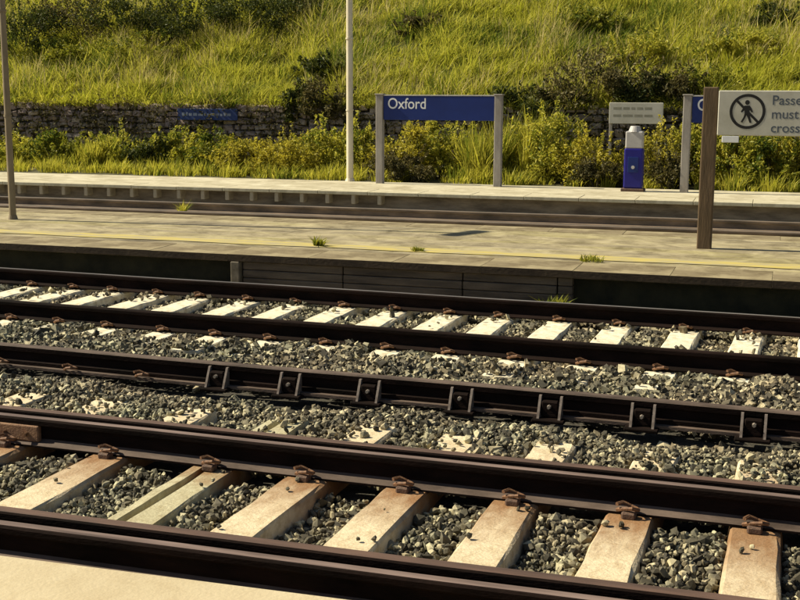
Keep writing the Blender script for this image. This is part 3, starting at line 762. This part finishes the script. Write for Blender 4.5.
# ------------------------------------------------------------------ vegetation
def quads_to_mesh(name, C, U, W, M, parent, org=(0, 0, 0)):
    """one leaf = a folded diamond-ish quad pair: centre C, half-length vector U, half-width vector W"""
    n = len(C); N_ = np.cross(U, W); N_ /= (np.linalg.norm(N_, axis=1)[:, None] + 1e-9)
    wl_ = np.linalg.norm(W, axis=1)[:, None]
    P = np.stack([C - U, C + W + N_ * wl_ * .35 - U * .1, C + U, C - W + N_ * wl_ * .35 - U * .1], 1) - np.asarray(org)
    b = (np.arange(n) * 4)[:, None, None]
    T = (np.array([[0, 1, 2], [0, 2, 3]])[None] + b).reshape(-1, 3)
    return fast(name, P.reshape(-1, 3), T, M, parent)
def unit(n):
    v = RNG.normal(size=(n, 3)); return v / np.linalg.norm(v, axis=1)[:, None]
def bush(name, label, cat, base, rx, ry, h, n, leaf, M, group=None, lobes=15, droop=.2, leafratio=.45):
    t = thing(name, label, cat, base, 0, group)
    cs = []
    for k in range(lobes):
        a = RNG.uniform(0, 2 * math.pi); r_ = math.sqrt(RNG.uniform(0, 1)) * .95
        z = h * RNG.uniform(.12, .92) * (1 - .55 * r_ * r_)
        cs.append((rx * r_ * math.cos(a), ry * r_ * math.sin(a), z, RNG.uniform(.14, .40)))
    cs = np.array(cs)
    n1 = int(n * .68)
    idx = RNG.integers(0, lobes, n1)
    d = unit(n1); rad = RNG.uniform(.2, 1.25, n1) ** .7
    lobe_r = cs[idx, 3][:, None] * np.array([rx, ry, h * .6])[None]
    C = cs[idx, :3] + d * rad[:, None] * lobe_r
    # shoots that break the outline
    ns = 46; per = (n - n1) // ns
    a = RNG.uniform(0, 2 * np.pi, ns); rr = np.sqrt(RNG.uniform(0, 1, ns))
    foot = np.stack([rx * rr * .55 * np.cos(a), ry * rr * .55 * np.sin(a), np.full(ns, h * .1)], -1)
    tip = np.stack([rx * rr * 1.25 * np.cos(a), ry * rr * 1.25 * np.sin(a), h * RNG.uniform(.55, 1.22, ns) * (1 - .45 * rr * rr)], -1) + RNG.normal(size=(ns, 3)) * .06
    u = RNG.uniform(.25, 1, (ns, per, 1)) ** .8
    S_ = foot[:, None] * (1 - u) + tip[:, None] * u + np.array([0, 0, .12 * h]) * (u * (1 - u) * 2) + RNG.normal(size=(ns, per, 3)) * leaf * .55
    C = np.concatenate([C, S_.reshape(-1, 3)]); m_ = len(C)
    d = np.concatenate([d, unit(m_ - n1)])
    C[:, 2] = np.abs(C[:, 2]) * .98 + .02
    o = d * .5 + unit(m_) * .9 + np.array([0, 0, .45 - droop]); o /= np.linalg.norm(o, axis=1)[:, None]
    s = leaf * RNG.uniform(.4, 1.35, m_)
    W = np.cross(o, unit(m_)); W /= np.linalg.norm(W, axis=1)[:, None] + 1e-9
    quads_to_mesh('foliage', C, o * s[:, None], W * (s * leafratio)[:, None], M, t)
    bm = bmesh.new()
    for k in range(min(lobes, 7)):
        c = cs[k]; bm_tube(bm, [(c[0] * .15, c[1] * .15, -.03), (c[0] * .5, c[1] * .5, c[2] * .5), (c[0], c[1], c[2])], [.022, .015, .007], 5)
    from_bm('stem', bm, 'stem', t)
    return t
def blades(P, Hh, lean, width, nb, spread, seg=3):
    """nb blades from each point; returns vertices and triangles"""
    n = len(P) * nb
    base = np.repeat(P, nb, 0); hh = np.repeat(Hh, nb) * RNG.uniform(.45, 1.15, n)
    a = RNG.uniform(0, 2 * np.pi, n); r_ = np.repeat(np.atleast_1d(spread) * np.ones(len(P)), nb) * np.sqrt(RNG.uniform(0, 1, n))
    base = base + np.stack([np.cos(a) * r_, np.sin(a) * r_, np.zeros(n)], -1)
    dirv = np.stack([np.cos(a), np.sin(a), np.zeros(n)], -1) * .7 + RNG.normal(size=(n, 3)) * .45 + np.array([.35, -.1, 0]); dirv[:, 2] = 0
    ln = lean * RNG.uniform(.3, 1.3, n)
    side = np.stack([-np.sin(a + RNG.normal(0, .9, n)), np.cos(a + RNG.normal(0, .9, n)), np.zeros(n)], -1)
    w = width * RNG.uniform(.6, 1.3, n)
    lv = []
    for (t, ww) in ((0, .8), (.5, 1.0), (1.0, None)):
        c = base + dirv * (ln * hh * t ** 1.8)[:, None] + np.array([0, 0, 1.0]) * (hh * (t - .18 * ln * t * t))[:, None]
        if ww is None: lv.append(c)
        else: lv += [c - side * (w * ww)[:, None], c + side * (w * ww)[:, None]]
    Vv = np.stack(lv, 1).reshape(-1, 3)
    T = np.array([[0, 1, 3], [0, 3, 2], [2, 3, 4]])[None] + (np.arange(n) * 5)[:, None, None]
    return Vv, T.reshape(-1, 3)
def clump(name, label, cat, base, h, rad, nb, M, width=.012, lean=.35, group=None):
    t = thing(name, label, cat, base, 0, group)
    k = 10; P = np.stack([RNG.uniform(-rad, rad, k), RNG.uniform(-rad, rad, k), np.zeros(k)], -1)
    Vv, T = blades(P, np.ones(k) * h * RNG.uniform(.75, 1.05, k), lean, width, nb // k, rad * .35)
    fast('blades', Vv, T, M, t)
    return t

# grass on the slope
n = 5200
gx_ = RNG.uniform(-29, 4, n); gy_ = WALL_Y + .25 + RNG.uniform(0, 1, n) ** 1.15 * 9.0
ok = (gx_ > -.80 * gy_ - 2) & (gx_ < .05 * gy_ + 2); gx_, gy_ = gx_[ok], gy_[ok]
gz_ = np.array([slope_z(a, b) for a, b in zip(gx_, gy_)])
hh = .26 + .20 * np.sin(gx_ * 1.1 + gy_ * .6) ** 2 + RNG.uniform(0, .22, len(gx_))
Vv, T = blades(np.stack([gx_, gy_, gz_ - .02], -1), hh, .75, .0095, 46, .19)
tag(fast('slope_grass', Vv, T, 'grass'), 'tall yellow-green grass covering the sunlit embankment slope', 'grass', kind='stuff')
k = RNG.random(len(gx_)) < .42 * (np.sin(gx_ * .8 + 2) * np.sin(gy_ * .9 + gx_ * .3) + .6)
Vv, T = blades(np.stack([gx_, gy_, gz_ - .02], -1)[k], hh[k] * 1.55, .45, .0055, 12, .22)
tag(fast('seed_stalks', Vv, T, 'straw'), 'pale dry seed stalks standing among the embankment grass', 'dry grass', kind='stuff')
k = RNG.random(len(gx_)) < .16
C = np.repeat(np.stack([gx_, gy_, gz_ + hh * .35], -1)[k], 60, 0); C = C + RNG.normal(size=C.shape) * np.array([.2, .2, .1])
o = unit(len(C)) + np.array([0, 0, .3]); W = np.cross(o, unit(len(C))); W /= np.linalg.norm(W, axis=1)[:, None]; sz = RNG.uniform(.02, .05, len(C))[:, None]
tag(quads_to_mesh('slope_weeds', C, o * sz, W * sz * .45, 'green', None), 'broad-leaved weeds scattered through the embankment grass', 'weeds', kind='stuff')
# low weeds along the foot of the wall
n = 900
gx_ = RNG.uniform(-22, 2, n); gy_ = RNG.uniform(22.9, 25.8, n)
Vv, T = blades(np.stack([gx_, gy_, np.full(n, .1)], -1), RNG.uniform(.15, .45, n), .5, .009, 40, .16)
tag(fast('verge_grass', Vv, T, 'lime'), 'low green weeds growing between far platform and stone wall', 'grass', kind='stuff')

nc = 640
cl = np.stack([RNG.uniform(-21, 1, nc), np.full(nc, WALL_Y - .12), RNG.uniform(.45, 1.66, nc)], -1)
k = 26; C = np.repeat(cl, k, 0) + RNG.normal(size=(nc * k, 3)) * np.array([.14, .05, .10])
o = unit(len(C)) + np.array([0, -.5, -.3]); o /= np.linalg.norm(o, axis=1)[:, None]; W = np.cross(o, unit(len(C))); W /= np.linalg.norm(W, axis=1)[:, None]
sz = RNG.uniform(.02, .05, len(C))[:, None]
tag(quads_to_mesh('wall_creeper', C, o * sz, W * sz * .5, 'brown', None), 'patchy brown-green creeper clinging to the stone wall', 'creeper', kind='stuff')
n = 420
gx_ = RNG.uniform(-22, 2, n)
Vv, T = blades(np.stack([gx_, np.full(n, WALL_Y + .05) + RNG.uniform(-.1, .2, n), np.full(n, WALL_T - .05)], -1), RNG.uniform(.1, .4, n), 1.3, .009, 34, .14)
tag(fast('wall_top_grass', Vv, T, 'grass'), 'grass spilling over the top of the stone wall', 'grass', kind='stuff')
def ground_at(x, ytop, ybase, Y, on_slope=False):
    if on_slope and Y > 26.35:
        Y = 26.4
        while Y < 40 and slope_z(backY(x, ybase, Y).x, Y) < backY(x, ybase, Y).z: Y += .05
    p = backY(x, ybase, Y)
    if on_slope: p.z = slope_z(p.x, Y) - .05
    else: p.z = .1
    return p, max(.2, backY(x, ytop, Y).z - p.z)
# (x, half-width px, top y, Y, kind, label)
row = [
 (18, 22, 138, 24.6, 'lime', 'lime green bush behind the thin lamp post at far left'),
 (58, 22, 134, 24.3, 'green', 'rounded green bush second from left below the stone wall'),
 (92, 20, 140, 24.0, 'grassl', 'upright pale grass clump between two green bushes below the stone wall'),
 (118, 22, 132, 24.5, 'lime', 'tall lime bush left of centre of the stone wall'),
 (152, 20, 140, 24.2, 'dark', 'dark green bush below the left end of the small blue wall board'),
 (182, 22, 133, 24.5, 'lime', 'lime green bush directly beneath the small blue wall board'),
 (214, 20, 136, 24.2, 'green', 'green bush beneath the right end of the small blue wall board'),
 (248, 26, 142, 23.9, 'gold', 'golden leaved shrub right of the small blue wall board'),
 (285, 26, 136, 24.0, 'gold', 'wide golden shrub midway between small wall board and cream lamp post'),
 (322, 22, 126, 24.4, 'lime', 'yellow-green bush just left of the cream lamp post'),
 (362, 18, 132, 24.2, 'lime', 'yellow-green bush between the cream lamp post and the Oxford board'),
 (404, 24, 128, 24.0, 'gold', 'golden shrub under the left half of the Oxford board'),
 (402, 22, 150, 23.2, 'brown', 'low brown bramble under the left half of the Oxford board'),
 (440, 24, 124, 24.3, 'lime', 'lime green bush under the middle of the Oxford board'),
 (476, 20, 130, 24.0, 'grassl', 'pale grass clump under the right half of the Oxford board'),
 (515, 20, 116, 24.2, 'grassl', 'tall feathery grass clump just right of the Oxford board'),
 (552, 26, 118, 24.0, 'lime', 'tall lime bush midway between Oxford board and blue help point'),
 (592, 22, 138, 23.6, 'gold', 'golden shrub left of the blue help point'),
 (598, 14, 160, 23.1, 'brown', 'low brown bramble at the left foot of the blue help point'),
 (657, 18, 128, 23.6, 'gold', 'golden shrub between the blue help point and the timber sign post'),
 (668, 14, 152, 23.1, 'brown', 'low brown bramble between help point and timber sign post'),
 (696, 14, 122, 24.2, 'lime', 'narrow lime bush behind the dark timber sign post'),
 (735, 22, 128, 24.0, 'lime', 'yellow-green bush below the no crossing sign pictogram'),
 (770, 22, 134, 23.8, 'green', 'green bush below the lettering of the no crossing sign'),
 (802, 20, 128, 24.0, 'gold', 'golden bush at the right edge below the no crossing sign'),
]
for (x, hw, yt, Yb, k, lab) in row:
    p, h = ground_at(x, yt, 180, Yb)
    rx = hw / 30.0; h *= 1.12
    if k == 'grassl':
        clump('grass_clump', lab, 'grass clump', p, h * 1.05, rx * .6, 900, 'lime', .013, .4, 'plants along the wall foot')
    else:
        bush('shrub', lab, 'shrub', p, rx, rx * .8, h, 6000, {'gold': .036, 'brown': .034, 'dark': .042}.get(k, .044), k, 'plants along the wall foot', lobes=15)
# shrubs on the slope
sl_ = [
 (20, 30, 2, 62, 30.4, 'dark', 'dark bush at the upper left corner of the embankment behind the thin lamp post'),
 (75, 34, -6, 46, 31.0, 'brown', 'brown-green bramble on the upper slope beside the dark corner bush'),
 (130, 34, -4, 42, 31.2, 'dark', 'dark bramble on the upper slope above the lime bush'),
 (185, 34, -2, 44, 31.0, 'dark', 'dark bramble high on the slope above the small blue wall board'),
 (240, 32, -4, 34, 31.6, 'dark', 'dark bramble high on the slope right of the small blue wall board'),
 (290, 30, -8, 26, 31.9, 'dark', 'dark bramble at the top of the slope left of the cream lamp post'),
 (140, 30, 36, 58, 29.6, 'green', 'low green bramble on the mid slope under the dark brambles'),
 (60, 24, 44, 66, 29.0, 'green', 'low green bush on the left mid slope'),
 (326, 20, 58, 84, 28.2, 'dark', 'small dark shrub left of the cream lamp post on the slope'),
 (330, 22, 84, 132, 26.05, 'brown', 'brown shrub hanging over the wall behind the cream lamp post'),
 (298, 12, 84, 122, 26.1, 'dark', 'narrow dark shrub over the wall left of the cream lamp post'),
 (520, 24, 90, 124, 26.1, 'dark', 'dark bramble over the wall right of the Oxford board'),
 (560, 22, 84, 124, 26.3, 'brown', 'brown bramble left of the grey notice board'),
 (600, 34, 58, 112, 26.8, 'brown', 'big brown bramble above the grey notice board'),
 (642, 20, 76, 128, 26.2, 'dark', 'dark bush right of the grey notice board'),
 (668, 24, 70, 118, 26.6, 'brown', 'brown bush above and right of the grey notice board'),
 (700, 24, 68, 100, 26.8, 'green', 'green bush above the timber sign post'),
 (640, 24, 40, 70, 28.6, 'lime', 'pale feathery bush on the slope above the grey notice board'),
 (778, 18, 8, 30, 31.0, 'dark', 'small dark bush near the upper right corner'),
 (735, 26, 34, 58, 29.6, 'lime', 'pale green bush on the slope above the no crossing sign'),
 (425, 22, 16, 34, 30.8, 'brown', 'low brownish tuft on the slope above the Oxford board'),
 (590, 22, 10, 34, 31.0, 'green', 'green tuft high on the slope above the brown bramble'),
]
for (x, hw, yt, yb, Yb, k, lab) in sl_:
    p, h = ground_at(x, yt, yb, Yb, True)
    if Yb < 26.35: p.z = backY(x, yb, Yb).z; h = backY(x, yt, Yb).z - p.z
    rx = hw / (24.0 if yb < 70 and x < 320 else 30.0); h *= 1.2
    bush('shrub', lab, 'shrub', p, rx, rx * .75, max(h, .6), 6000, .042, k, 'shrubs on the embankment', lobes=15)

# weeds on the middle platform
for (x, y, h, lab, M) in ((319, 246, .12, 'small green weed on the yellow line left of the middle of the platform', 'green'),
                       (417, 251, .06, 'low dark weed on the yellow line nearest below the blue name board', 'green'),
                       (595, 261, .08, 'spreading weed near the edge of the middle platform left of the timber post', 'green'),
                       (181, 198, .28, 'yellowish weed growing behind the middle platform at left', 'lime')):
    p = back(x, y, ZP)
    if y == 198: p = Vector((backY(x, y, 18.3).x, 18.3, -.2))
    clump('weed', lab, 'weed', p, h, .06 if x != 595 else .11, 120, M, .006, .8)
p = back(560, 296, -.1); p = Vector((p.x, L_P(p.x) - .12, -.2))
clump('weed', 'pale weed at the foot of the middle platform face', 'weed', p, .2, .1, 160, 'green', .007, .7)
n = 260
X = RNG.uniform(back(580, 270, ZP).x, 1.5, n); P = np.stack([X, lin(L_P, X) - .05 - RNG.uniform(0, .2, n), np.full(n, -.25)], -1)
Vv, T = blades(P, RNG.uniform(.04, .13, n), .7, .006, 16, .08)
tag(fast('trackside_weeds', Vv, T, 'dark'), 'dark weeds along the shaded foot of the middle platform', 'weeds', kind='stuff')
